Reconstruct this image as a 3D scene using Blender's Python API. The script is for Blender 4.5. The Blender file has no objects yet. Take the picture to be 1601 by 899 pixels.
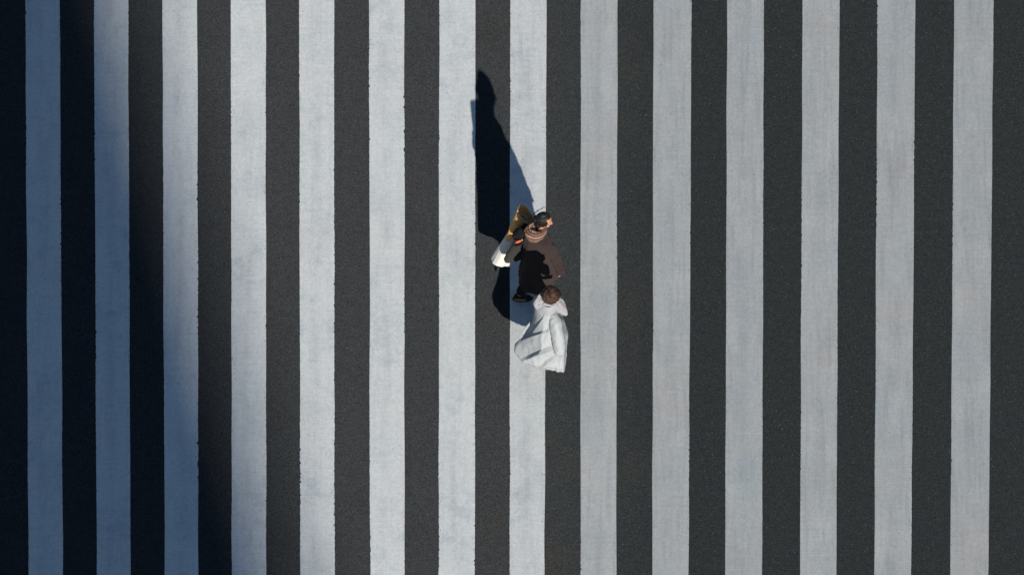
import bpy, bmesh, math, random
from math import sin, cos, pi, exp, sqrt, radians, atan2
from mathutils import Vector as V, Matrix, noise

random.seed(7)
sc = bpy.context.scene
col = sc.collection

# ------------------------------------------------------------------ camera
DIST, ELEV, WIDE = 200.0, radians(55), 13.12        # a long lens high up on a tower
cam_d = bpy.data.cameras.new('camera')
cam = bpy.data.objects.new('camera', cam_d); col.objects.link(cam)
cam.location = (0, -DIST*cos(ELEV), DIST*sin(ELEV))
cam.rotation_euler = (pi/2-ELEV, 0, 0)
cam_d.sensor_width = 36; cam_d.lens = 36*DIST/WIDE
cam_d.clip_start = 1; cam_d.clip_end = 3000
sc.camera = cam

# ------------------------------------------------------------------ light
SUN = V((0.484, -2.05, 1.0)).normalized()           # towards the sun
world = bpy.data.worlds.new('World'); sc.world = world; world.use_nodes = True
wn = world.node_tree.nodes; bg = wn['Background']
sky = wn.new('ShaderNodeTexSky'); sky.sky_type = 'NISHITA'; sky.sun_disc = False
sky.sun_elevation = math.asin(SUN.z); sky.sun_rotation = atan2(SUN.x, SUN.y)
sky.air_density = 1.0; sky.dust_density = 0.0; sky.ozone_density = 2.2
world.node_tree.links.new(sky.outputs[0], bg.inputs[0]); bg.inputs[1].default_value = 0.058
sl = bpy.data.lights.new('sun', 'SUN'); sun = bpy.data.objects.new('sun', sl); col.objects.link(sun)
sl.energy = 5.0; sl.angle = radians(0.53); sl.color = (1.0, 0.95, 0.865)
sun.rotation_euler = (-SUN).to_track_quat('-Z', 'Y').to_euler(); sun.location = (0, 0, 30)
sc.view_settings.view_transform = 'Standard'; sc.view_settings.look = 'None'
sc.view_settings.exposure = 0.17; sc.view_settings.gamma = 1

# ------------------------------------------------------------------ helpers
def ground(px, py, z=0.0):
    """plan position of a point of the scene at height z, read off the photograph's 1601 x 899 grid"""
    s = WIDE/DIST/1601
    d = V((0, cos(ELEV), -sin(ELEV))) + V((1, 0, 0))*((px-800.5)*s) + V((0, sin(ELEV), cos(ELEV)))*((449.5-py)*s)
    t = (z-cam.location.z)/d.z
    return cam.location + d*t

def add(name, me, mat=None, parent=None, smooth=True):
    o = bpy.data.objects.new(name, me); col.objects.link(o)
    if mat is not None and not me.materials:
        me.materials.append(mat)
    if parent is not None: o.parent = parent
    if smooth: me.polygons.foreach_set('use_smooth', [True]*len(me.polygons))
    return o

def mesh(verts, faces, uvs=None):
    me = bpy.data.meshes.new('mesh')
    me.from_pydata([tuple(v) for v in verts], [], faces); me.update()
    if uvs:
        l = me.uv_layers.new(name='UVMap')
        for lp in me.loops: l.data[lp.index].uv = uvs[lp.vertex_index]
    return me

class MB:
    """collects shapes into one mesh"""
    def __init__(s): s.v=[]; s.f=[]; s.c=[]; s.uv=[]
    def loft(s, rings, closed=True, cap0=False, cap1=False, tint=0.5):
        b=len(s.v); n=len(rings[0]); m=len(rings)
        for i,r in enumerate(rings):
            for j,p in enumerate(r):
                s.v.append(V(p)); s.c.append(tint); s.uv.append((j/(n if closed else n-1), i/(m-1)))
        for i in range(m-1):
            for j in range(n if closed else n-1):
                k=(j+1)%n
                s.f.append((b+i*n+j, b+i*n+k, b+(i+1)*n+k, b+(i+1)*n+j))
        if cap0: s.f.append(tuple(b+j for j in reversed(range(n))))
        if cap1: s.f.append(tuple(b+(m-1)*n+j for j in range(n)))
    def capsule(s, p0, r0, p1, r1, n=14, k=5):
        p0,p1=V(p0),V(p1); ax=p1-p0; L=ax.length
        if L<1e-6: ax=V((0,0,1))
        ax=ax.normalized(); a=ax.orthogonal().normalized(); b=ax.cross(a)
        rings=[]
        for i in range(k+1):
            th=-pi/2+pi/2*i/k; r=max(r0*cos(th),r0*.02)
            rings.append([p0+ax*(r0*sin(th))+(a*cos(2*pi*j/n)+b*sin(2*pi*j/n))*r for j in range(n)])
        for i in range(k+1):
            th=pi/2*i/k; r=max(r1*cos(th),r1*.02)
            rings.append([p1+ax*(r1*sin(th))+(a*cos(2*pi*j/n)+b*sin(2*pi*j/n))*r for j in range(n)])
        s.loft(rings, True, True, True)
    def chain(s, pts, n=14):
        for (p,r),(q,t) in zip(pts, pts[1:]): s.capsule(p,r,q,t,n)
    def tube(s, pts, rad, n=8, tint=0.5, flat=1.0, up=None):
        pts=[V(p) for p in pts]; rings=[]
        prev=None
        for i,p in enumerate(pts):
            t=(pts[min(i+1,len(pts)-1)]-pts[max(i-1,0)]).normalized()
            a = (up.cross(t) if up is not None else (prev-t*prev.dot(t) if prev is not None else t.orthogonal()))
            if a.length<1e-6: a=t.orthogonal()
            a.normalize(); prev=a; b=t.cross(a)
            r=rad[i] if isinstance(rad,(list,tuple)) else rad
            rings.append([p+a*(cos(2*pi*j/n)*r)+b*(sin(2*pi*j/n)*r*flat) for j in range(n)])
        s.loft(rings, True, True, True, tint)
    def ellipsoid(s, c, r, n=24, m=16, fn=None, rot=None, tint=0.5):
        rings=[]
        for i in range(m+1):
            th=-pi/2+pi*(0.004+0.992*i/m); rg=[]
            for j in range(n):
                ph=2*pi*j/n; d=V((cos(th)*cos(ph), cos(th)*sin(ph), sin(th)))
                k=fn(d) if fn else 1.0
                p=V((d.x*r[0],d.y*r[1],d.z*r[2]))*k
                if rot is not None: p=rot@p
                rg.append(V(c)+p)
            rings.append(rg)
        s.loft(rings, True, True, True, tint)
    def box(s, c, h, rot=None):
        b=len(s.v); c=V(c)
        for dx in (-1,1):
            for dy in (-1,1):
                for dz in (-1,1):
                    p=V((dx*h[0],dy*h[1],dz*h[2]))
                    s.v.append(c+(rot@p if rot is not None else p)); s.c.append(.5); s.uv.append((0,0))
        for q in ((0,1,3,2),(4,6,7,5),(0,4,5,1),(2,3,7,6),(0,2,6,4),(1,5,7,3)): s.f.append(tuple(b+i for i in q))
    def mesh(s, tint=False):
        me=mesh(s.v,s.f,s.uv)
        bm=bmesh.new(); bm.from_mesh(me); bmesh.ops.recalc_face_normals(bm, faces=bm.faces); bm.to_mesh(me); bm.free()
        if tint:
            at=me.attributes.new('tint','FLOAT','POINT'); at.data.foreach_set('value', s.c)
        return me

def crom(pts, n, closed=False):
    """Catmull-Rom through pts"""
    pts=[V(p) for p in pts]; m=len(pts); out=[]
    tot=m if closed else m-1
    for i in range(n):
        u=i/(n if closed else n-1)*tot; k=min(int(u),tot-1); t=u-k
        g=(lambda q: pts[q%m]) if closed else (lambda q: pts[max(0,min(m-1,q))])
        a,b,c,d=g(k-1),g(k),g(k+1),g(k+2)
        out.append(0.5*((2*b)+(c-a)*t+(2*a-5*b+4*c-d)*t*t+(3*b-a-3*c+d)*t*t*t))
    return out

def evaluated(o):
    dg=bpy.context.evaluated_depsgraph_get()
    me=bpy.data.meshes.new_from_object(o.evaluated_get(dg)); return me

def tag(o, label=None, cat=None, group=None, kind=None):
    for k,v in (('label',label),('category',cat),('group',group),('kind',kind)):
        if v: o[k]=v
    return o

# ------------------------------------------------------------------ materials
class NT:
    def __init__(s, name, rough=0.8, spec=0.3):
        s.m=bpy.data.materials.new(name); s.m.use_nodes=True; s.t=s.m.node_tree; s.n=s.t.nodes; s.l=s.t.links
        s.p=s.n['Principled BSDF']; s.p.inputs['Roughness'].default_value=rough; s.p.inputs['Specular IOR Level'].default_value=spec
    def link(s,a,b): s.l.new(a,b)
    def new(s,t,**k):
        n=s.n.new(t)
        for a,b in k.items(): setattr(n,a,b)
        return n
    def setin(s,sock,v):
        if hasattr(v,'links') or isinstance(v,bpy.types.NodeSocket): s.link(v,sock)
        else: sock.default_value=v
    def math(s,op,a,b=0.0,c=0.0,clamp=False):
        n=s.new('ShaderNodeMath',operation=op,use_clamp=clamp)
        for i,v in enumerate((a,b,c)): s.setin(n.inputs[i],v)
        return n.outputs[0]
    def mix(s,f,a,b,blend='MIX'):
        n=s.new('ShaderNodeMix',data_type='RGBA',blend_type=blend)
        s.setin(n.inputs[0],f)
        for i,v in ((6,a),(7,b)):
            if isinstance(v,(tuple,list)): n.inputs[i].default_value=(*v,1) if len(v)==3 else v
            else: s.link(v,n.inputs[i])
        return n.outputs[2]
    def ramp(s,v,lo,hi,a=0.0,b=1.0):
        n=s.new('ShaderNodeMapRange'); n.clamp=True
        for i,x in enumerate((v,lo,hi,a,b)): s.setin(n.inputs[i],x)
        return n.outputs[0]
    def coord(s,kind='Object',scale=(1,1,1),loc=(0,0,0)):
        c=s.new('ShaderNodeTexCoord'); m=s.new('ShaderNodeMapping')
        s.link(c.outputs[kind],m.inputs[0]); m.inputs['Scale'].default_value=scale; m.inputs['Location'].default_value=loc
        return m.outputs[0]
    def noise(s,vec,scale,detail=3,rough=.55,out=0):
        n=s.new('ShaderNodeTexNoise'); s.link(vec,n.inputs['Vector'])
        n.inputs['Scale'].default_value=scale; n.inputs['Detail'].default_value=detail; n.inputs['Roughness'].default_value=rough
        return n.outputs[out]
    def vor(s,vec,scale,out='Distance',feature='F1'):
        n=s.new('ShaderNodeTexVoronoi',feature=feature); s.link(vec,n.inputs['Vector']); n.inputs['Scale'].default_value=scale
        return n.outputs[out]
    def bump(s,h,strength=.3,dist=.01):
        b=s.new('ShaderNodeBump'); s.link(h,b.inputs['Height']); b.inputs['Strength'].default_value=strength; b.inputs['Distance'].default_value=dist
        s.link(b.outputs[0],s.p.inputs['Normal'])
    def base(s,c):
        if isinstance(c,(tuple,list)): s.p.inputs['Base Color'].default_value=(*c,1)
        else: s.link(c,s.p.inputs['Base Color'])
    def sep(s,vec):
        n=s.new('ShaderNodeSeparateXYZ'); s.link(vec,n.inputs[0]); return n.outputs

def mat_asphalt():
    a=NT('asphalt',.95,.03); co=a.coord(); a.p.inputs['Diffuse Roughness'].default_value=1.0
    x=a.sep(co)
    lowf=a.noise(co,.55,4,.6)
    zone=a.ramp(a.math('ADD',x[0],a.math('MULTIPLY',lowf,1.2)),.6,2.6)          # newer, bluer surfacing to the right
    c=a.mix(zone,(.0450,.0485,.0510),(.0275,.0325,.0345))
    warm=a.math('MULTIPLY',a.ramp(a.noise(co,.9,3,.5),.50,.70),a.math('MULTIPLY',a.ramp(x[0],2.2,.9,0,1),a.ramp(x[0],-1.4,-.4,0,1)))
    c=a.mix(a.math('MULTIPLY',warm,.6),c,(.050,.046,.041))
    c=a.mix(a.math('MULTIPLY',a.ramp(a.noise(co,1.7,5,.65),.48,.75),.30),c,(.027,.029,.031))
    g=a.noise(co,95,3,.7); g2=a.noise(co,34,3,.7); g3=a.noise(co,11,4,.7)
    c=a.mix(1.0,c,a.mix(a.ramp(g,.3,.7),(.42,.42,.42),(1.65,1.65,1.65)),'MULTIPLY')
    c=a.mix(1.0,c,a.mix(a.ramp(g2,.3,.7),(.66,.66,.66),(1.36,1.36,1.36)),'MULTIPLY')
    c=a.mix(1.0,c,a.mix(a.ramp(g3,.3,.7),(.86,.86,.86),(1.14,1.14,1.14)),'MULTIPLY')
    vc=a.vor(co,62,'Color'); vd=a.vor(co,62,'Distance')
    rnd=a.sep(vc)[0]
    chip=a.math('MULTIPLY',a.math('GREATER_THAN',rnd,.982),a.ramp(vd,.50,.30))
    c=a.mix(a.math('MULTIPLY',chip,.75),c,(.125,.128,.13))
    pit=a.math('MULTIPLY',a.math('LESS_THAN',rnd,.06),a.ramp(vd,.55,.35))
    c=a.mix(a.math('MULTIPLY',pit,.8),c,(.012,.013,.014))
    a.base(c)
    a.bump(a.math('ADD',g,a.math('MULTIPLY',vd,.6)),.35,.006)
    return a.m

def mat_paint():
    a=NT('road_paint',.75,.15); co=a.coord()
    uvn=a.new('ShaderNodeUVMap'); u=a.sep(uvn.outputs[0])
    at=a.new('ShaderNodeAttribute',attribute_type='OBJECT',attribute_name='wear'); wear=at.outputs['Fac']
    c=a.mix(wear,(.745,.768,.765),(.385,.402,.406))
    # broad clouding, bluish or brownish
    n1=a.noise(co,1.3,4,.6)
    c=a.mix(a.math('MULTIPLY',a.ramp(n1,.47,.72),.36),c,a.mix(wear,(.47,.535,.565),(.33,.335,.335)))
    lt=a.ramp(a.noise(a.coord('Object',(1,.6,1),(9,2,0)),1.6,4,.6),.50,.72)
    c=a.mix(a.math('MULTIPLY',lt,a.math('MULTIPLY_ADD',wear,.42,.05)),c,(.60,.60,.59))
    # long wheel-worn band down the middle of each stripe
    st=a.coord('Object',(13,.8,1)); n2=a.noise(st,1.0,6,.68)
    c=a.mix(a.math('MULTIPLY',a.ramp(n2,.48,.72),a.math('MULTIPLY_ADD',wear,.40,.14)),c,(.26,.275,.285))
    cen=a.math('SUBTRACT',1.0,a.math('MULTIPLY',a.math('ABSOLUTE',a.math('SUBTRACT',u[0],a.math('MULTIPLY_ADD',a.noise(a.coord('Object',(.3,.5,1)),1.0,2,.5),.5,.22))),4.2),clamp=True)
    cw=a.math('MULTIPLY',cen,a.ramp(a.noise(a.coord('Object',(2.2,1.5,1),(3,8,0)),1.0,4,.65),.42,.64))
    c=a.mix(a.math('MULTIPLY',cw,a.math('MULTIPLY_ADD',wear,.18,.24)),c,(.30,.325,.335))
    # patches of grime, roundish
    n3=a.noise(co,4.2,5,.7); n3m=a.ramp(a.math('MULTIPLY',n3,a.ramp(a.noise(a.coord('Object',(1,1,1),(5,3,0)),.7,2,.5),.35,.65,.75,1.1)),.50,.68)
    c=a.mix(a.math('MULTIPLY',n3m,.36),c,(.36,.43,.48))
    n6=a.noise(a.coord('Object',(1.3,1,1)),17,5,.72)
    c=a.mix(1.0,c,a.mix(a.ramp(n6,.28,.72),(.87,.87,.87),(1.07,1.07,1.07)),'MULTIPLY')
    hue=a.noise(a.coord('Object',(1.1,.8,1),(2,6,4)),1.0,3,.6)
    c=a.mix(a.math('MULTIPLY_ADD',wear,.75,.25),c,a.mix(1.0,c,a.mix(a.ramp(hue,.36,.64),(.955,.99,1.0),(1.02,.99,.985)),'MULTIPLY'))
    # roller lines across
    st2=a.coord('Object',(1.6,42,1)); n4=a.noise(st2,1.0,3,.7)
    c=a.mix(1.0,c,a.mix(a.ramp(n4,.25,.75),(.93,.93,.93),(1.05,1.05,1.05)),'MULTIPLY')
    n5=a.noise(co,120,2,.7)
    c=a.mix(1.0,c,a.mix(a.ramp(n5,.25,.75),(.78,.78,.78),(1.17,1.17,1.17)),'MULTIPLY')
    # pits, denser near the edges
    ed=a.math('ABSOLUTE',a.math('SUBTRACT',u[0],.5))
    vc=a.vor(co,85,'Color'); vd=a.vor(co,85,'Distance'); rnd=a.sep(vc)[0]
    thr=a.ramp(ed,.40,.50,.004,.085)
    cl=a.ramp(a.noise(co,2.1,3,.6),.45,.7,.15,1.5)
    pit=a.math('MULTIPLY',a.math('LESS_THAN',rnd,a.math('MULTIPLY',thr,cl)),a.ramp(vd,.6,.4))
    c=a.mix(a.math('MULTIPLY',pit,.72),c,(.06,.062,.065))
    a.base(c); a.bump(a.math('ADD',n5,a.math('MULTIPLY',n4,.5)),.18,.004)
    return a.m

def cloth(name,c,c2=None,rough=.9,weave=260,amt=.35,bump=.25,spec=.15,sheen=0.0,dr=.8):
    a=NT(name,rough,spec); co=a.coord()
    c2=c2 or tuple(x*.75 for x in c)
    n=a.noise(co,weave,2,.6); b=a.noise(co,9,4,.6)
    cc=a.mix(a.math('MULTIPLY',a.math('ADD',a.ramp(n,.3,.7),a.ramp(b,.3,.7)),amt),c,c2)
    a.base(cc); a.bump(a.math('ADD',n,a.math('MULTIPLY',b,3.0)),bump,.004)
    a.p.inputs['Diffuse Roughness'].default_value=dr
    return a.m

def mat_hair(name,c,c2,rough=.38,spec=.5):
    a=NT(name,rough,spec); at=a.new('ShaderNodeAttribute',attribute_name='tint')
    a.base(a.mix(at.outputs['Fac'],c,c2)); return a.m

def plain(name,c,rough=.7,spec=.3):
    a=NT(name,rough,spec); n=a.noise(a.coord(),40,3,.6)
    a.base(a.mix(a.math('MULTIPLY',a.ramp(n,.3,.7),.3),c,tuple(x*.72 for x in c))); return a.m

def mat_skin():
    a=NT('skin',.55,.35); n=a.noise(a.coord(),30,3,.6)
    a.base(a.mix(a.math('MULTIPLY',n,.5),(.47,.225,.135),(.40,.18,.105)))
    a.p.inputs['Subsurface Weight'].default_value=.08; a.p.inputs['Subsurface Radius'].default_value=(.01,.004,.002)
    return a.m

def mat_scarf():
    a=NT('scarf_knit',.95,.1); uvn=a.new('ShaderNodeUVMap'); u=a.sep(uvn.outputs[0])
    ramp=a.new('ShaderNodeValToRGB'); ramp.color_ramp.interpolation='CONSTANT'
    e=ramp.color_ramp.elements
    seq=[(.0,(.155,.085,.062)),(.14,(.40,.30,.22)),(.19,(.15,.055,.042)),(.30,(.22,.13,.09)),(.36,(.07,.055,.05)),(.46,(.40,.30,.20)),(.52,(.26,.075,.055)),(.64,(.14,.095,.08)),(.72,(.42,.30,.25)),(.77,(.10,.07,.06)),(.88,(.20,.12,.085)),(.95,(.14,.09,.075))]
    e[0].position=0; e[0].color=(*seq[0][1],1); e[1].position=seq[1][0]; e[1].color=(*seq[1][1],1)
    for p,c in seq[2:]:
        q=e.new(p); q.color=(*c,1)
    fr=a.math('FRACT',a.math('MULTIPLY',u[0],2.0)); a.link(fr,ramp.inputs[0])
    # small knitted motifs along each band
    mo=a.math('GREATER_THAN',a.math('MULTIPLY',a.math('SINE',a.math('MULTIPLY',u[1],150)),a.math('SINE',a.math('MULTIPLY',u[0],88))),.35)
    c=a.mix(a.math('MULTIPLY',mo,.45),ramp.outputs[0],(.05,.035,.03))
    a.base(c); a.bump(a.noise(a.coord(),220,2,.5),.5,.006); return a.m

M=dict(asphalt=mat_asphalt(), paint=mat_paint(),
  brown=cloth('brown_wool',(.046,.034,.032),(.034,.025,.024),.95,300,.4,.3,.08,.1),
  black=cloth('black_cloth',(.012,.012,.013),None,.9,240,.4,.3,.1),
  white_coat=cloth('pale_grey_cotton',(.365,.385,.395),(.335,.353,.362),.62,420,.3,.12,.25,0,0.0),
  lining=cloth('pale_lining',(.34,.325,.345),None,.7,300,.2,.1,.2,0,0.0),
  trousers=cloth('dark_trousers',(.02,.021,.024),None,.9,240,.4,.3,.1),
  bag=cloth('dark_canvas',(.042,.041,.037),(.030,.030,.027),.9,180,.5,.4,.1),
  scarf=mat_scarf(), skin=mat_skin(),
  hair_black=mat_hair('black_hair',(.006,.005,.005),(.016,.013,.012),.48,.4),
  hair_brown=mat_hair('brown_hair',(.014,.007,.0045),(.080,.039,.019),.5,.3),
  kraft=cloth('kraft_paper',(.70,.39,.14),(.62,.33,.11),.75,60,.3,.12,.2,0,0.0),
  white_paper=cloth('white_paper',(.62,.60,.56),(.57,.56,.53),.7,50,.3,.1,.2,0,0.0),
  leaf=plain('dark_leaf',(.030,.036,.022),.6,.3), stem=plain('stem',(.045,.04,.022),.7,.2),
  orange=plain('orange_leather',(.62,.085,.02),.5,.4), brass=plain('brass',(.5,.36,.16),.35,.5),
  sole_dark=plain('dark_rubber',(.012,.012,.012),.8,.2), shoe_black=plain('shoe_mesh',(.018,.018,.019),.8,.2),
  shoe_tan=plain('tan_suede',(.50,.26,.07),.8,.2), shoe_grey=plain('grey_suede',(.50,.47,.46),.8,.2),
  lips=plain('lips',(.42,.15,.13),.45,.4), eye=plain('eye_white',(.7,.68,.66),.3,.5), iris=plain('iris',(.02,.012,.008),.2,.5),
  white_sole=plain('pale_rubber',(.5,.5,.48),.7,.2),
  concrete=plain('concrete_wall',(.30,.30,.29),.85,.2), glass=plain('dark_window_glass',(.03,.04,.05),.1,.5))

# ------------------------------------------------------------------ road and crossing
b=MB(); b.v=[V((-900,-900,0)),V((900,-900,0)),V((900,900,0)),V((-900,900,0))]; b.f=[(0,1,2,3)]; b.c=[.5]*4; b.uv=[(0,0)]*4
road=add('road',b.mesh(),M['asphalt'],smooth=False); tag(road,kind='structure',label='dark speckled asphalt road under the crossing stripes')

# left and right edge of each stripe at the top and bottom of the picture, and how worn the paint is
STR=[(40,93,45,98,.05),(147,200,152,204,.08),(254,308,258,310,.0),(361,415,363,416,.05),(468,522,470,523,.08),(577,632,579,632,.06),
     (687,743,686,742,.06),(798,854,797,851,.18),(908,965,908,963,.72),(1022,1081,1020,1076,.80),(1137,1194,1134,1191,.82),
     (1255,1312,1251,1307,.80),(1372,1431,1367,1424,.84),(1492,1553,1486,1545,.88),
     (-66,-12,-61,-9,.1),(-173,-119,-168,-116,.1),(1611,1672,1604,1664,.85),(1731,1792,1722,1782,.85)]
def stripe(i,lt,rt,lb,rb,wear):
    e=[]
    for (t,bt) in ((lt,lb),(rt,rb)):
        A=ground(t,0); B=ground(bt,899); sl=(A.x-B.x)/(A.y-B.y); e.append((B.x,B.y,sl))
    y0,y1,st=-8.6+random.uniform(-.02,.02),9.0,.016
    n=int((y1-y0)/st); vs=[];uv=[];fs=[]
    rough=.0038 if wear<.5 else .0025
    for k in range(n+1):
        y=y0+(y1-y0)*k/n; xs=[]
        for q,(bx,by,s) in enumerate(e):
            x=bx+(y-by)*s; sgn=-1 if q==0 else 1
            x+=.007*noise.noise((y*.9,i*7.3+q*3.1,0))+rough*.8*noise.noise((y*9,i*5.1+q*2.7,1.0))+rough*noise.noise((y*37,i*3.7+q*9.7,2.0))
            md=max(.25,min(1.6,.8+1.8*noise.noise((y*.55,i*4.3+q*8.1,11.0))))
            x+=(md-1)*rough*(.8*noise.noise((y*9,i*5.1+q*2.7,1.0))+noise.noise((y*37,i*3.7+q*9.7,2.0)))
            bite=md*noise.noise((y*24,i*11.3+q*5.9,7.0))
            if bite>.33: x-=sgn*(bite-.33)*.028*(1 if wear<.5 else .5)
            xs.append(x)
        w=xs[1]-xs[0]
        for x,z,u in ((xs[0]-.003,.0005,0),(xs[0],.0035,0),(xs[0]+w*.5,.0040,.5),(xs[1],.0035,1),(xs[1]+.003,.0005,1)):
            vs.append(V((x,y,z))); uv.append((u,y))
    for k in range(n):
        for j in range(4):
            a0=k*5+j; fs.append((a0,a0+1,a0+6,a0+5))
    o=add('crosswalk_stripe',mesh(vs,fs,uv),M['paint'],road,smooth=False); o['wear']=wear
    if wear>.5: o['label']='worn grey painted crossing stripe'
for i,s in enumerate(STR): stripe(i,*s)

# ------------------------------------------------------------------ people
def body(name, J, head, yaw, pitch, hands, loc):
    """one continuous skin surface: limbs, torso, head and fingers fused and smoothed"""
    m=MB()
    for ch in J: m.chain(ch)
    hc=V(head); R=Matrix.Rotation(yaw,3,'Z')@Matrix.Rotation(pitch,3,'Y')
    def skull(d):
        k=1.0
        if d.z<0: k*=1-.16*(-d.z)*(1-max(0,d.x)*.55)
        if d.x>.55: k*=1-.07*(d.x-.55)
        return k
    def at(f,l,u): return hc+R@V((f,l,u))
    m.ellipsoid(hc,(.094,.075,.112),28,20,skull,R)
    m.ellipsoid(at(.035,0,-.062),(.055,.052,.050),16,12,None,R)          # jaw and chin
    m.ellipsoid(at(.066,0,-.090),(.020,.022,.018),12,8,None,R)
    m.chain([(at(.090,0,.022),.010),(at(.108,0,-.014),.013)]); m.ellipsoid(at(.098,0,-.020),(.014,.018,.010),12,8,None,R)
    for s in (-1,1):
        m.chain([(at(.081,s*.012,.030),.011),(at(.074,s*.045,.030),.010)])   # brow
        m.chain([(at(.072,s*.040,-.022),.020),(at(.058,s*.050,-.03),.020)])  # cheek
        m.ellipsoid(at(.080,s*.030,.010),(.012,.015,.011),12,8,None,R)       # eye
        m.ellipsoid(at(-.008,s*.078,-.008),(.022,.008,.032),12,10,None,R)    # ear
    m.ellipsoid(at(.086,0,-.052),(.012,.024,.007),12,8,None,R); m.ellipsoid(at(.084,0,-.064),(.012,.021,.008),12,8,None,R)
    for (w,d,nrm,thumb,curl) in hands:                                      # wrist, pointing, palm normal, thumb side, curl
        w=V(w); d=V(d).normalized(); nn=V(nrm); nn=(nn-d*nn.dot(d)).normalized(); sd=d.cross(nn)*thumb
        for o_ in (-.026,-.009,.009,.026): m.chain([(w+sd*o_*.7,.015),(w+d*.085+sd*o_,.013)],10)
        for q,(o_,L) in enumerate(((.030,.068),(.010,.077),(-.011,.072),(-.030,.056))):
            p=w+d*.088+sd*o_; dd=d.copy(); pts=[(p-d*.02,.0095)]
            for z,fr in enumerate((.45,.32,.23)):
                dd=(Matrix.Rotation(curl*(.75+.12*q)*(1 if z else .7),3,nn.cross(d)*-1)@dd).normalized()
                p=p+dd*L*fr; pts.append((p,.0088-.0009*z))
            m.chain(pts,10)
        t0=w+d*.028+sd*.028; t1=t0+(d*.6+sd*.75+nn*.25).normalized()*.042; t2=t1+(d*.9+sd*.15+nn*.35).normalized()*.032
        m.chain([(t0-sd*.01,.015),(t0,.0135),(t1,.0105),(t2,.0085)],10)
    tmp=add('tmp',m.mesh())
    r=tmp.modifiers.new('r','REMESH'); r.mode='VOXEL'; r.voxel_size=.0052
    s=tmp.modifiers.new('s','SMOOTH'); s.factor=.5; s.iterations=4
    me=evaluated(tmp); bpy.data.objects.remove(tmp)
    me.materials.clear()
    for k in ('skin','lips','eye','iris'): me.materials.append(M[k])
    lip=at(.096,0,-.058); eyes=[at(.090,s_*.030,.010) for s_ in (-1,1)]; Ri=R.transposed()
    for p in me.polygons:
        if (p.center-hc).length>.15: continue
        q=Ri@(p.center-hc)
        if q.x>.082 and abs(q.z+.058)<.013 and abs(q.y)<.024: p.material_index=1
        for s_ in (-1,1):
            dy,dz=q.y-s_*.030,q.z-.010
            if q.x>.07 and (dy/.014)**2+(dz/.0075)**2<1: p.material_index=3 if dy*dy+dz*dz<.0066**2 else 2
    o=add(name,me,None); o.location=loc
    return o,R

def hair(parent,hc,R,mat,size,face,locks,wave,seed,lockr,cover=.30,low=-.75,lift=0.0):
    """cap that dips under the skin at the face, with locks combed over it"""
    rnd=random.Random(seed); m=MB(); hc=V(hc)
    def inhair(d): return not (d.x>face and d.z<.62 ) and d.z>low
    def fn(d):
        edge=max(0,min(1,(face-d.x)/.12+.5)) if d.z<(.8 if face<.3 else .62) else 1.0
        edge=max(edge, max(0,min(1,(d.z-(.70 if face<.3 else .42))/.2)))
        lo=max(0,min(1,(d.z-low)/.15))
        e=edge*lo
        bump_=.035*noise.noise(d*3.1+V((seed,0,0)))+.02*noise.noise(d*8)
        return .84*(1-e)+(1.0+bump_*wave)*e
    m.ellipsoid(hc+R@V((-.006,0,.006)),size,56,40,fn,R,.25)
    for k in range(locks):
        az=rnd.uniform(-pi,pi); th0=rnd.uniform(.05,.9); th1=rnd.uniform(1.5,2.35)
        if abs(az)<1.0: th1=rnd.uniform(.4,.58) if face<.3 else rnd.uniform(.75,.95)
        elif abs(az)<1.5: th1=min(th1,1.9)
        if th1-th0<.4: th0=th1-.4
        pts=[];rad=[]; ph=rnd.uniform(0,6.3); tw=(rnd.uniform(-.5,.5)+.35*(wave>1))*wave; f=rnd.uniform(4,7)
        for i in range(11):
            t=i/10; th=th0+(th1-th0)*t; a=az+tw*t+.16*wave*sin(f*t+ph)*(.3+t)
            d=V((sin(th)*cos(a),sin(th)*sin(a),cos(th))); d=(Matrix.Rotation(-.45 if wave>1 else -.3,3,'Y')@d)
            k_=1.005+rnd.uniform(0,.015)+lift*sin(pi*t)*rnd.uniform(.4,1)+.03*wave*sin(f*1.3*t+ph)*t
            pts.append(hc+R@V((-.006+d.x*size[0]*k_, d.y*size[1]*k_, .006+d.z*size[2]*k_)))
            rad.append(lockr*(sin(pi*min(1,max(.06,t*.92+.05)))**.6))
        m.tube(pts,rad,6,rnd.random()**1.5,.55)
    o=add('hair',m.mesh(True),mat,parent); return o

def ring(c,a,b,ang,n=28,z=None):
    """ellipse in plan, long axis at ang"""
    c=V(c); return [c+V((cos(t)*a*cos(ang)-sin(t)*b*sin(ang), cos(t)*a*sin(ang)+sin(t)*b*cos(ang),0)) for t in (2*pi*j/n for j in range(n))]

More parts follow.
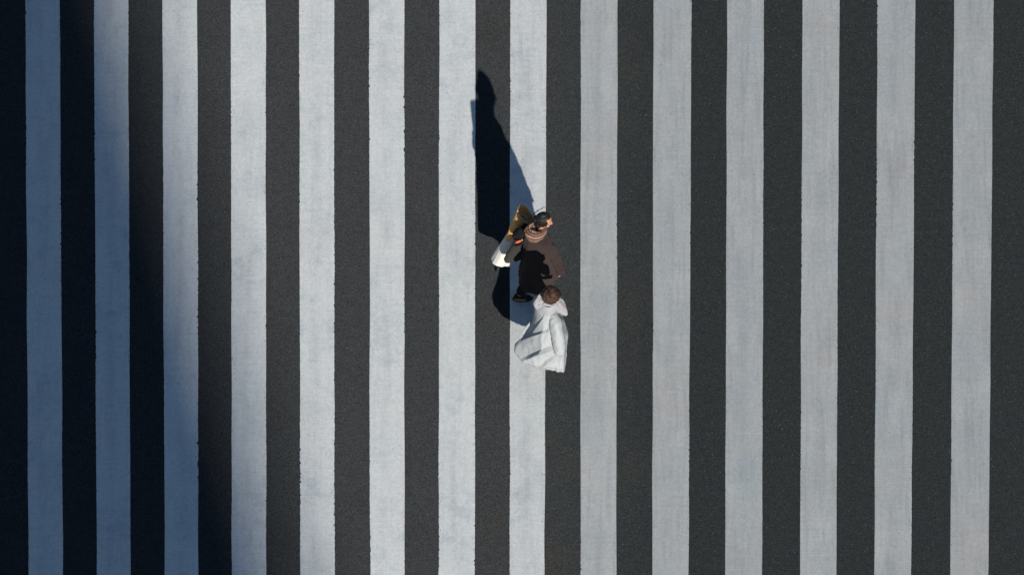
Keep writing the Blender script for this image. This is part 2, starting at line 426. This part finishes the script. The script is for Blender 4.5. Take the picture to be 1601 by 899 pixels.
def sleeve(m, pts, n=22, flat=1.0, crease=.006, seed=0, nseg=40):
    """cloth tube along a bent arm, open at the cuff and turned in"""
    P=[V(p[:3]) for p in pts]; Rr=[p[3] for p in pts]
    c=crom(P,nseg); rr=[v.x for v in crom([V((r,0,0)) for r in Rr],nseg)]
    rings=[]; prev=None
    for i,p in enumerate(c):
        t=(c[min(i+1,nseg-1)]-c[max(i-1,0)]).normalized()
        a=prev-t*prev.dot(t) if prev is not None else V((0,0,1)).cross(t)
        if a.length<1e-5: a=t.orthogonal()
        a.normalize(); prev=a; b_=t.cross(a)
        rg=[]
        for j in range(n):
            th=2*pi*j/n; q=a*cos(th)*flat+b_*sin(th)
            cr=crease*(noise.noise((i*.36+seed,cos(th)*1.1,sin(th)*1.1))+.7*noise.noise((i*.16,cos(th)*2.5+seed,sin(th)*2.5)))*1.6
            rg.append(p+q*(rr[i]+cr+crease*1.3*wrinkle(p+q*rr[i],11,seed)))
        rings.append(rg)
    cen=c[-1]; t=(c[-1]-c[-2]).normalized()
    rings.append([cen+(p-cen)*.93+t*.001 for p in rings[-1]]); rings.append([cen+(p-cen)*.88-t*.06 for p in rings[-2]])
    m.loft(rings)
    return rings

def shoe(parent, heel, toe, up, trim, soleM):
    """trainer: upper, collar, tongue and laces over a thick sole"""
    heel,toe=V(heel),V(toe); f=(toe-heel); L=f.length; f.normalize(); s=V((0,0,1)).cross(f).normalized(); u=f.cross(s)*-1
    u=s.cross(f)*-1 if s.cross(f).z<0 else s.cross(f)
    def prof(t): return .030+.016*sin(pi*min(1,t*.9+.12))**.7+(.006 if t>.6 else 0)*sin((t-.6)/.4*pi)
    def rows(k,z,n=20):
        out=[]
        for j in range(n):
            a=2*pi*j/n; t=.5-.5*cos(a); w=prof(t)*sqrt(max(0,1-abs(2*t-1)**3.2))
            out.append(heel+f*(t*L)*1.0+s*(w*k*(1 if sin(a)>=0 else -1))+u*z+f*(.5-t)*L*(1-k)*.5)
        return out
    m=MB(); m.loft([rows(.97,-.002),rows(1.06,.008),rows(1.08,.024),rows(1.0,.030),rows(.9,.031)],True,True,True)
    m2=MB(); rr=[rows(1.0,.028)]
    for i in range(1,8):
        h=i/7; rg=[]
        for p in rows(1.0-.38*h**1.6,0):
            t=(p-heel).dot(f)/L
            z=.028+h*(.075 if t<.42 else .075-(t-.42)/.58*.052)
            q=p+u*z
            if h>.5 and t>.42: pass
            rg.append(q)
        rr.append(rg)
    m2.loft(rr,True,False,True)
    o=add('shoe',m2.mesh(),M['shoe_black'],parent); o.modifiers.new('sub','SUBSURF').levels=1; o.modifiers['sub'].render_levels=1
    add('sole',m.mesh(),soleM,o)
    tr=MB()
    for k,tt in enumerate((.38,.48,.58,.68)):
        pts=[]
        for q in range(9):
            a=-1+2*q/8; z=.100-(tt-.38)*.085-.030*abs(a)**2
            pts.append(heel+f*(tt*L+.01*a)+s*(a*.034)+u*(z if tt>.4 else z))
        tr.tube(pts,.006,6,.5,.5)
    add('lace',tr.mesh(),M['shoe_grey'],o)
    tr=MB()
    tr.tube([heel+f*(t*L)+s*(sd*(prof(t)*.99))+u*(.058-.02*t) for sd in (1,) for t in (.08,.2,.35,.5,.65)],.011,8,.5,.35)
    tr.tube([heel+f*(t*L)-s*((prof(t)*.99))+u*(.058-.02*t) for t in (.08,.2,.35,.5,.65)],.011,8,.5,.35)
    add('side_panel',tr.mesh(),trim,o)
    return o

def trouser_legs(parent, legs, mat, r):
    m=MB()
    for k,(hip,knee,ank) in enumerate(legs):
        sleeve(m,[(*hip,r[0]),(*(V(hip).lerp(V(knee),.5)),r[1]),(*knee,r[2]),(*(V(knee).lerp(V(ank),.55)),r[3]),(*ank,r[4])],22,1.0,.010,k*9.0)
    hips=(V(legs[0][0])+V(legs[1][0]))/2
    m.ellipsoid(hips+V((0,0,.03)),(.16,.15,.14),20,14)
    return add('trousers',m.mesh(),mat,parent)

def wrinkle(p, f, seed=0.0):
    """creased cloth: soft pads between sharp valleys"""
    a=noise.noise((p.x*f+seed,p.y*f,p.z*f*.55)); b=noise.noise((p.x*f*2.1,p.y*f*2.1+seed,p.z*f*1.3+5))
    return abs(a)*1.3+abs(b)*.6-.35

def ridge(p, a, c, amp, up, dn, ends=.12):
    """a fold: crest along a-c, steep above it, trailing off below (all in the plane facing the viewer's side of the coat)"""
    q=V((p.x,p.y*.82+p.z*.57)); A,B=V(a),V(c); d=B-A; L=d.length; d.normalize(); n=V((d.y,-d.x))
    if n.y>0: n=-n
    t=(q-A).dot(d)/L; s=(q-A).dot(n)
    k=max(0,1-s/(dn*1.6))**1.3 if s>0 else max(0,1+s/(up*1.5))
    e=1.0
    if t<0: e=exp(-(t*L/ends)**2)
    elif t>1: e=exp(-((t-1)*L/ends)**2)
    return amp*k*e

# ---- person in the brown coat
B0=ground(835,455)
Bj=[ # torso
 [((0,0,.90),.125),((.01,-.005,1.05),.112),((.03,-.02,1.18),.118)],
 [((.12,-.115,1.20),.055),((.04,-.03,1.22),.075),((-.045,.07,1.20),.055)],
 [((.05,-.03,1.26),.06),((.075,-.02,1.39),.048),((.10,.005,1.45),.052)],
 [((.063,-.063,.88),.095),((.0,-.075,.50),.062),((-.06,-.095,.34),.050),((-.18,-.12,.11),.036)],
 [((-.063,.063,.88),.095),((.09,.12,.50),.062),((.10,.16,.34),.055),((.13,.21,.10),.040)],
 [((-.18,-.12,.10),.034),((-.19,-.128,.06),.028),((-.09,-.125,.042),.018)],
 [((.12,.20,.09),.036),((.115,.205,.06),.028),((.20,.245,.042),.018)],
 [((.145,-.135,1.215),.046),((.26,-.19,1.05),.038),((.275,-.205,1.02),.038),((.333,-.275,.88),.027)],
 [((-.06,.09,1.215),.046),((-.22,.12,1.06),.043),((-.20,.15,1.04),.043),((-.15,.235,1.02),.030)]]
Bhead=(.125,.035,1.525)
pb,BR=body('person',Bj,Bhead,radians(-12),radians(16),
   [((.330,-.272,.885),(.12,-.15,-1),(-.75,.5,-.2),1,.35),((-.15,.235,1.02),(.55,.8,.25),(-.3,1,0),-1,.5)],B0)
tag(pb,'person in a long brown coat and patterned scarf walking with a paper-wrapped bouquet','person',None)
hair(pb,Bhead,BR,M['hair_black'],(.106,.090,.120),.22,230,.30,3,.0075,low=-.72)
m=MB()
m.ellipsoid(V(Bhead)+BR@V((-.040,-.010,-.078)),(.072,.080,.078),28,18,lambda d:1+.06*noise.noise(d*4),BR,.2)
m.ellipsoid(V(Bhead)+BR@V((-.10,.0,-.03)),(.042,.048,.042),22,16,lambda d:1+.08*noise.noise(d*4),None,.3)
top=V((-.038,-.012,.100))                                # knot high on the crown
m.ellipsoid(V(Bhead)+BR@top,(.050,.050,.052),24,18,lambda d:1+.07*noise.noise(d*4+V((2,0,0)))-.18*max(0,d.z)*0,None,.25)
for k in range(46):
    a=2*pi*k/46; pts=[]
    for i in range(9):
        t=i/8; th=.12+t*2.2; d=V((sin(th)*cos(a+t*1.6),sin(th)*sin(a+t*1.6),cos(th)))
        pts.append(V(Bhead)+BR@(top+V((d.x*.052,d.y*.052,d.z*.056))))
    m.tube(pts,[.002,.004,.006,.006,.006,.006,.005,.004,.001],6,random.random(),.5)
for k in range(40):
    a=2*pi*k/40; pts=[]
    for i in range(8):
        t=i/7; th=.2+t*2.6; d=V((cos(th),sin(th)*cos(a+t*1.2),sin(th)*sin(a+t*1.2)))
        pts.append(V(Bhead)+BR@(V((-.10,0,-.03))+V((-d.x*.043,d.y*.050,d.z*.044))))
    m.tube(pts,[.001,.004,.005,.006,.006,.005,.004,.001],6,random.random(),.5)
add('hair_bun',m.mesh(True),M['hair_black'],pb)

def coat(parent, mat, neckr, sh, hem, n=132, rows=56, folds=None, fine=.006, power=.85, mid=None, seed=0, wide=1.0):
    """shoulder rings blend into a hem outline, then folds are pressed in"""
    hemp=crom(hem,n,True); hc=sum(hemp,V())/n
    ang=[atan2(p.y-hc.y,p.x-hc.x) for p in hemp]
    def ell(c,a,b_,rot,th):
        t=th-rot; r=a*b_/sqrt((b_*cos(t))**2+(a*sin(t))**2); return V(c)+V((r*cos(th),r*sin(th),0))
    rings=[]
    for c,a,b_,rot in neckr: rings.append([ell(c,a,b_,rot,t) for t in ang])
    top=[ell(*sh,t) for t in ang]
    for i in range(rows+1):
        t=i/rows; rg=[]
        for j in range(n):
            w=t**(power+(2.4*max(0,cos(ang[j]-radians(172))) if wide>1 else 0)); p=top[j].lerp(hemp[j],min(1,w*wide)); p.z=top[j].z+(hemp[j].z-top[j].z)*t
            if mid: p=mid(p,t,ang[j])
            rg.append(p)
        rings.append(rg)
    nr=len(neckr); out=[]
    for i,rg in enumerate(rings):
        c=sum(rg,V())/n; new=[]
        for j,p in enumerate(rg):
            o=(rg[(j+1)%n]-rg[j-1]).cross(V((0,0,1))); 
            if o.dot(p-c)<0: o=-o
            o=o.normalized() if o.length>1e-9 else V((1,0,0))
            d=0
            if i>=nr:
                t=(i-nr)/rows
                d+=fine*(.3+.7*t)*(noise.noise((p.x*7+seed,p.y*7,p.z*2.2))*1.8+1.9*wrinkle(p,7.5,seed))
                if folds: d+=folds(p,t,ang[j],o)
            new.append(p+o*d)
        out.append(new)
    hemr=out[-1]; c=sum(hemr,V())/n
    out.append([p+(c-p).normalized()*.006+V((0,0,-.001)) for p in hemr]); out.append([p+(c-p).normalized()*.022+V((0,0,.03)) for p in hemr])
    m=MB(); m.loft(out); return m

HEMB=[(-.185,-.13,.40),(-.13,-.27,.385),(.0,-.31,.375),(.13,-.29,.37),(.245,-.17,.37),(.30,.02,.37),(.25,.22,.38),(.10,.29,.39),(-.08,.22,.40),(-.19,.06,.41)]
def fb(p,t,a,o):
    d=.008*t*sin(a*7+1.0)+.005*t*sin(a*12+2)
    d+=ridge(p,(.20,.55),(.245,.0),.020,.02,.05)+ridge(p,(.0,.6),(.1,.15),-.012,.03,.03)*(1 if o.y<.3 else 0)
    d-=ridge(p,(.10,.52),(.20,.30),.018,.02,.02)
    return d
m=coat(pb,M['brown'],[((.078,-.028,1.375),.068,.062,0),((.074,-.028,1.345),.088,.074,radians(-45)),((.06,-.03,1.325),.15,.095,radians(-45))],
       ((.05,-.03,1.29),.205,.118,radians(-45)),HEMB,folds=fb,power=.95,fine=.0095)
sleeve(m,[(.115,-.105,1.245,.078),(.175,-.15,1.205,.078),(.255,-.185,1.08,.068),(.300,-.235,.95,.062),(.348,-.292,.815,.057)],24,.95,.008,4.0)
bc=add('coat',m.mesh(),M['brown'],pb)
m=MB(); sleeve(m,[(-.015,.055,1.27,.078),(-.085,.10,1.23,.080),(-.20,.115,1.08,.068),(-.20,.165,1.03,.065),(-.16,.225,1.02,.055)],24,.95,.010,8.0)
tag(add('sleeve',m.mesh(),M['black'],bc),'black sleeve holding the bouquet')
trouser_legs(pb,[((.063,-.063,.86),(.0,-.075,.50),(-.178,-.115,.125)),((-.063,.063,.86),(.09,.12,.50),(.13,.21,.13))],M['trousers'],(.10,.095,.080,.066,.058))
shoe(pb,(-.275,-.135,0),(-.015,-.125,0),1,M['shoe_tan'],M['sole_dark'])
shoe(pb,(.05,.175,0),(.28,.28,0),1,M['shoe_tan'],M['sole_dark'])
# scarf: a thick knitted loop around the neck
m=MB(); rings=[]
for i in range(80):
    a=2*pi*i/79; c=V((.028,-.042,1.400)); dirv=V((cos(a),sin(a),0)); back=max(0,-(cos(a)*.55+sin(a)*.83))
    cc=c+V((dirv.x*.088,dirv.y*.075,-.022*back+.012*noise.noise((cos(a)*2,sin(a)*2,3))))
    r=.050+.022*back; rg=[]
    for j in range(26):
        t=2*pi*j/26; rr=r*(1+.10*sin(t*3+a*2))*(1+.16*noise.noise((cos(a)*4+j*.3,sin(a)*4,t)))
        rg.append(cc+dirv*(cos(t)*rr)+V((0,0,1))*(sin(t)*rr*1.25))
    rings.append(rg)
m.loft(rings); add('scarf',m.mesh(),M['scarf'],pb)

# ---- person in the pale coat
W0=ground(852,567)
Wj=[
 [((.02,.06,.84),.125),((.015,.04,.98),.108),((.02,.02,1.12),.112)],
 [((.08,-.095,1.13),.055),((.01,.0,1.15),.075),((-.07,.11,1.13),.055)],
 [((.02,.01,1.17),.055),((.05,.03,1.31),.048),((.07,.045,1.37),.050)],
 [((.07,.0,.82),.092),((.06,.04,.46),.060),((.05,.05,.32),.054),((.03,.05,.10),.038)],
 [((-.03,.13,.82),.092),((.08,.17,.47),.060),((.09,.18,.33),.054),((.12,.20,.10),.038)],
 [((.03,.05,.09),.034),((.03,.05,.06),.027),((.10,.095,.042),.018)],
 [((.12,.20,.09),.034),((.12,.20,.06),.027),((.19,.238,.042),.018)],
 [((.09,-.115,1.15),.044),((.135,-.25,.98),.038),((.145,-.26,.95),.038),((.15,-.21,.74),.027)],
 [((-.08,.12,1.15),.044),((-.06,.22,.96),.038),((-.04,.23,.94),.038),((.13,.25,.95),.027)]]
Whead=(.085,.052,1.435)
pw,WR=body('person',Wj,Whead,radians(22),radians(6),
   [((.15,-.21,.74),(.2,.25,-.9),(-.6,.6,0),1,.45),((.13,.25,.95),(1,-.1,.1),(0,-1,0),-1,.6)],W0)
tag(pw,'person with brown wavy hair in a wide pale grey coat with large collar','person',None)
hair(pw,Whead,WR,M['hair_brown'],(.116,.106,.122),.36,300,1.7,11,.0095,low=-.85,lift=.05)
HEMW=[(-.385,-.14,.56),(-.345,-.275,.54),(-.26,-.365,.52),(-.14,-.425,.51),(-.02,-.445,.50),(.12,-.455,.47),(.225,-.445,.435),(.262,-.36,.44),(.275,-.18,.47),(.28,.10,.50),(.20,.33,.53),(.03,.36,.55),(-.08,.25,.56),(-.20,.06,.57),(-.33,-.06,.565)]
def qx(px,py): return ((px-852)/122,(567-py)/122)           # the same side-on plane as ridge()
def fw(p,t,a,o):
    if o.y>.45: return .012*t*sin(a*8)
    d=0; hm=1-.75*max(0,min(1,(t-.80)/.2))
    d+=ridge(p,qx(860,545),qx(822,562),.060,.022,.085,.07)*hm
    d+=ridge(p,qx(869,552),qx(842,580),.055,.020,.075,.06)*hm
    d+=ridge(p,qx(857,517),qx(824,530),.034,.014,.10,.05)
    d+=ridge(p,qx(852,494),qx(836,518),.022,.012,.06,.05)+ridge(p,qx(860,500),qx(848,535),-.012,.02,.02,.04)+ridge(p,qx(812,540),qx(806,552),.02,.03,.03,.03)
    d+=.006*t*sin(p.x*90)*(1 if p.x>.1 else .3)
    return d
def midw(p,t,a):
    s=sin(pi*min(1,t))                                        # belly of the windblown back
    k=max(0,cos(a-radians(-128)))
    return p+V((-.01,-.045,0))*s*k
m=coat(pw,M['white_coat'],[((.045,.022,1.300),.075,.070,0),((.035,.015,1.272),.098,.084,radians(-55)),((.02,.01,1.250),.150,.105,radians(-55))],
       ((.012,.004,1.215),.195,.125,radians(-55)),HEMW,n=260,rows=150,folds=fw,power=1.5,fine=.0065,mid=midw,seed=5,wide=1.22)
sleeve(m,[(.085,-.10,1.185,.075),(.125,-.17,1.14,.088),(.160,-.280,1.0,.088),(.178,-.338,.88,.086),(.180,-.372,.775,.080)],26,.92,.007,2.0)
sleeve(m,[(-.06,.10,1.185,.070),(-.09,.17,1.10,.075),(-.06,.24,.96,.07),(.03,.25,.95,.062),(.10,.25,.95,.056)],24,.9,.006,6.0)
wc=add('coat',m.mesh(),M['white_coat'],pw)
trouser_legs(pw,[((.07,.0,.80),(.06,.04,.46),(.03,.05,.13)),((-.03,.13,.80),(.08,.17,.47),(.12,.20,.13))],M['trousers'],(.095,.085,.075,.068,.062))
shoe(pw,(-.045,.01,0),(.15,.13,0),1,M['shoe_grey'],M['white_sole'])
shoe(pw,(.045,.16,0),(.25,.27,0),1,M['shoe_grey'],M['white_sole'])
m=MB(); m.tube(crom([(-.04,.23,.92),(-.085,.19,.875),(-.15,.10,.82),(-.215,.03,.785),(-.262,-.02,.755),(-.282,-.05,.725)],26),[.010]+[.016]*24+[.012],8,.5,.3,V((0,-.57,.82)))
add('front_panel',m.mesh(),M['white_coat'],wc)
# wide collar spread over the shoulders, a sub-part of the coat
def fan(inner, outer, n=60, k=12, thick=.012, seed=0):
    I=crom(inner,n); O=crom(outer,n); top=[]
    for i in range(n):
        row=[]
        for j in range(k+1):
            t=j/k; p=I[i].lerp(O[i],t); p.z+=.035*sin(pi*t*.9)*(1-.3*t)
            p.z+=.024*noise.noise((i*.16+seed,t*3,1))+.010*noise.noise((i*.5,t*5+seed,4))
            row.append(p)
        top.append(row)
    m=MB(); rings=[]
    for row in top: rings.append(row+[q+V((0,0,-thick)) for q in reversed(row)])
    m.loft(rings,True,True,True); return m
C=V((.058,.040,1.320))
inner=[C+V((.066*cos(a),.064*sin(a),.012)) for a in (radians(d) for d in (35,0,-45,-90,-130,-170,-210,-240))]
outer=[(.20,.11,1.30),(.255,.045,1.25),(.282,-.075,1.155),(.15,-.055,1.200),(.04,-.035,1.225),(-.095,-.035,1.215),(-.150,.030,1.285),(-.06,.135,1.37)]
add('collar',fan(inner,outer,seed=3).mesh(),M['lining'],wc)

# ------------------------------------------------------------------ bouquet held under the arm
A=V((-.425,.235,.34)); T=V((-.072,.405,1.205)); ax=(T-A).normalized()
sx=V((1,0,0)); sx=(sx-ax*sx.dot(ax)).normalized(); sy=ax.cross(sx)
LB=(T-A).length
bq=bpy.data.objects.new('flower_bouquet',None); col.objects.link(bq); bq.location=B0+A; bq.empty_display_size=.1
tag(bq,'long bouquet in white and kraft paper held under the arm of the person in brown','bouquet')
def wrap(s0,s1,r0,r1,name,mat,tip,jag,seed,n=40,rows=16,pw_=1.0,thick=.004):
    m=MB(); rings=[]
    for i in range(rows+1):
        t=i/rows; rg=[]
        for j in range(n):
            th=2*pi*j/n; r=r0+(r1-r0)*t
            r*=1+.10*sin(th*3+seed)+.08*noise.noise((cos(th)*1.5+seed,sin(th)*1.5,t*3))+.05*abs(sin(th*5.5+t*2))
            L=s0+(s1-s0)*t
            if t>.6: L+=(t-.6)/.4*tip*((.5+.5*cos(th-3.0))**pw_)
            if t<.3: L-=(1-t/.3)*jag*(.5+.5*sin(th*2+seed))
            rg.append(ax*L+sx*(cos(th)*r*1.05)+sy*(sin(th)*r*.8))
        rings.append(rg)
    inn=[[p-((p-ax*p.dot(ax)).normalized())*thick for p in rg] for rg in reversed(rings)]
    m.loft(rings+inn); return add(name,m.mesh(),mat,bq)
wrap(0,LB*.60,.122,.088,'paper_wrap',M['white_paper'],.0,.03,1.0)
wrap(LB*.42,LB*.84,.094,.142,'kraft_wrap',M['kraft'],.165,.03,2.2)
wrap(LB*.5,LB*.80,.080,.118,'paper_liner',M['white_paper'],.04,.0,2.6)
m=MB()
for k in range(36):
    a=random.uniform(0,6.28); r=random.uniform(0,.085); c=ax*(LB*random.uniform(.66,.76))+sx*cos(a)*r+sy*sin(a)*r*.8
    d=(ax+sx*random.uniform(-.7,.7)+sy*random.uniform(-.7,.7)).normalized(); s_=d.orthogonal().normalized(); L=random.uniform(.04,.08)
    m.tube([c,c+d*L*.35+s_*.004,c+d*L*.7,c+d*L],[.002,.013,.011,.001],6,.5,.2)
add('foliage',m.mesh(),M['leaf'],bq)
m=MB(); P=[ax*(LB*.66)+sx*.04, ax*(LB*.92)+sx*.07, ax*(LB*1.04)+sx*.10, ax*(LB*1.14)+sx*.155]
P=crom(P,14); m.tube(P,[.0035]*10+[.003,.0025,.002,.0015],6)
for i in range(5,14):
    for s_ in (-1,1):
        d=(P[i]-P[i-1]).normalized(); sd=d.cross(V((0,-.8,.57))).normalized()*s_; c=P[i]; L=.007+.012*random.random()
        m.tube([c,c+sd*L*.5+d*L*.45,c+sd*L*.8+d*L*.9],[.002,.005,.001],6,.5,.35)
add('sprig',m.mesh(),M['leaf'],bq)

# ------------------------------------------------------------------ bag on the bent elbow
bag=bpy.data.objects.new('shoulder_bag',None); col.objects.link(bag); bag.location=B0+V((-.27,.03,.66)); bag.empty_display_size=.1
tag(bag,'dark canvas bag with orange tag hanging behind the person in brown','bag')
m=MB(); rings=[]; wd=V((.95,.30,0)).normalized(); td=V((-.30,.95,0))
def bagring(z,w,th,cx,n=36):
    rg=[]
    for j in range(n):
        a=2*pi*j/n; ca,sa=cos(a),sin(a)
        x=w*(abs(ca)**.55)*(1 if ca>=0 else -1); y=th*(abs(sa)**.75)*(1 if sa>=0 else -1)
        q=wd*(x+cx)+td*y; q.z=z+.012*noise.noise((x*9,z*9,1)); q+=td*(.014*noise.noise((x*14,z*14,sa)))
        rg.append(q)
    return rg
for z,w,th,cx in ((.0,.085,.025,-.0),(.004,.112,.045,.0),(.03,.118,.055,.0),(.09,.112,.058,.012),(.16,.102,.052,.028),(.23,.086,.044,.045),(.29,.068,.034,.058),(.33,.056,.026,.066)):
    rings.append(bagring(z,w,th,cx))
rings.append([V((p.x*.9+.007,p.y*.9,p.z-.01)) for p in rings[-1]])
m.loft(rings,True,True,True); add('bag_body',m.mesh(),M['bag'],bag)
for s_ in (-1,1):
    m=MB(); c0=wd*.02+td*.02*s_; c0.z=.32; c1=wd*.115+td*.02*s_; c1.z=.31
    m.tube(crom([c0+wd*.03,c0+wd*.045+V((.0,.03,.06)),V((.055,.10+.02*s_,.46)),c1+wd*-.01+V((.0,.03,.06)),c1],18),.010,6,.5,.35); add('strap',m.mesh(),M['black'],bag)
m=MB(); o_=wd*.075-td*.050; c=V((o_.x-.015,o_.y,.435)); r_=Matrix.Rotation(radians(18),3,'Z')@Matrix.Rotation(radians(-14),3,'Y')
m.tube([c+r_@V((x,0,0)) for x in (-.042,-.040,-.016,.018,.036,.039)],[.007,.013,.015,.015,.012,.006],10,.5,.55)
tg=add('tag',m.mesh(),M['orange'],bag)
m=MB(); m.ellipsoid(c+r_@V((.050,0,.004)),(.011,.009,.011),14,10); add('ring',m.mesh(),M['brass'],tg)

# ------------------------------------------------------------------ the tower whose long shadow crosses the left of the road
tw=bpy.data.objects.new('office_tower',None); col.objects.link(tw)
EDGE=ground(342,450); S2=V((SUN.x,SUN.y,0)).normalized(); cor=EDGE+S2*190
tw.location=(cor.x-24,cor.y-13,0); tag(tw,'tall concrete office tower casting its soft shadow over the left of the crossing','building')
m=MB(); m.box((0,0,52),(24,13,52)); add('wall',m.mesh(),M['concrete'],tw,smooth=False)
m=MB(); m.box((0,0,104.4),(23.5,12.5,.4)); m.box((-6,0,106),(6,4,1.6)); add('roof',m.mesh(),M['concrete'],tw,smooth=False)
pane=MB(); pane.box((0,0,0),(1.5,.04,1.1)); pme=pane.mesh(); pme.materials.append(M['glass'])
for fl in range(26):
    for k in range(11):
        o=bpy.data.objects.new('window',pme); col.objects.link(o); o.parent=tw; o.location=(-20+k*4,13.02,2.4+fl*3.9)
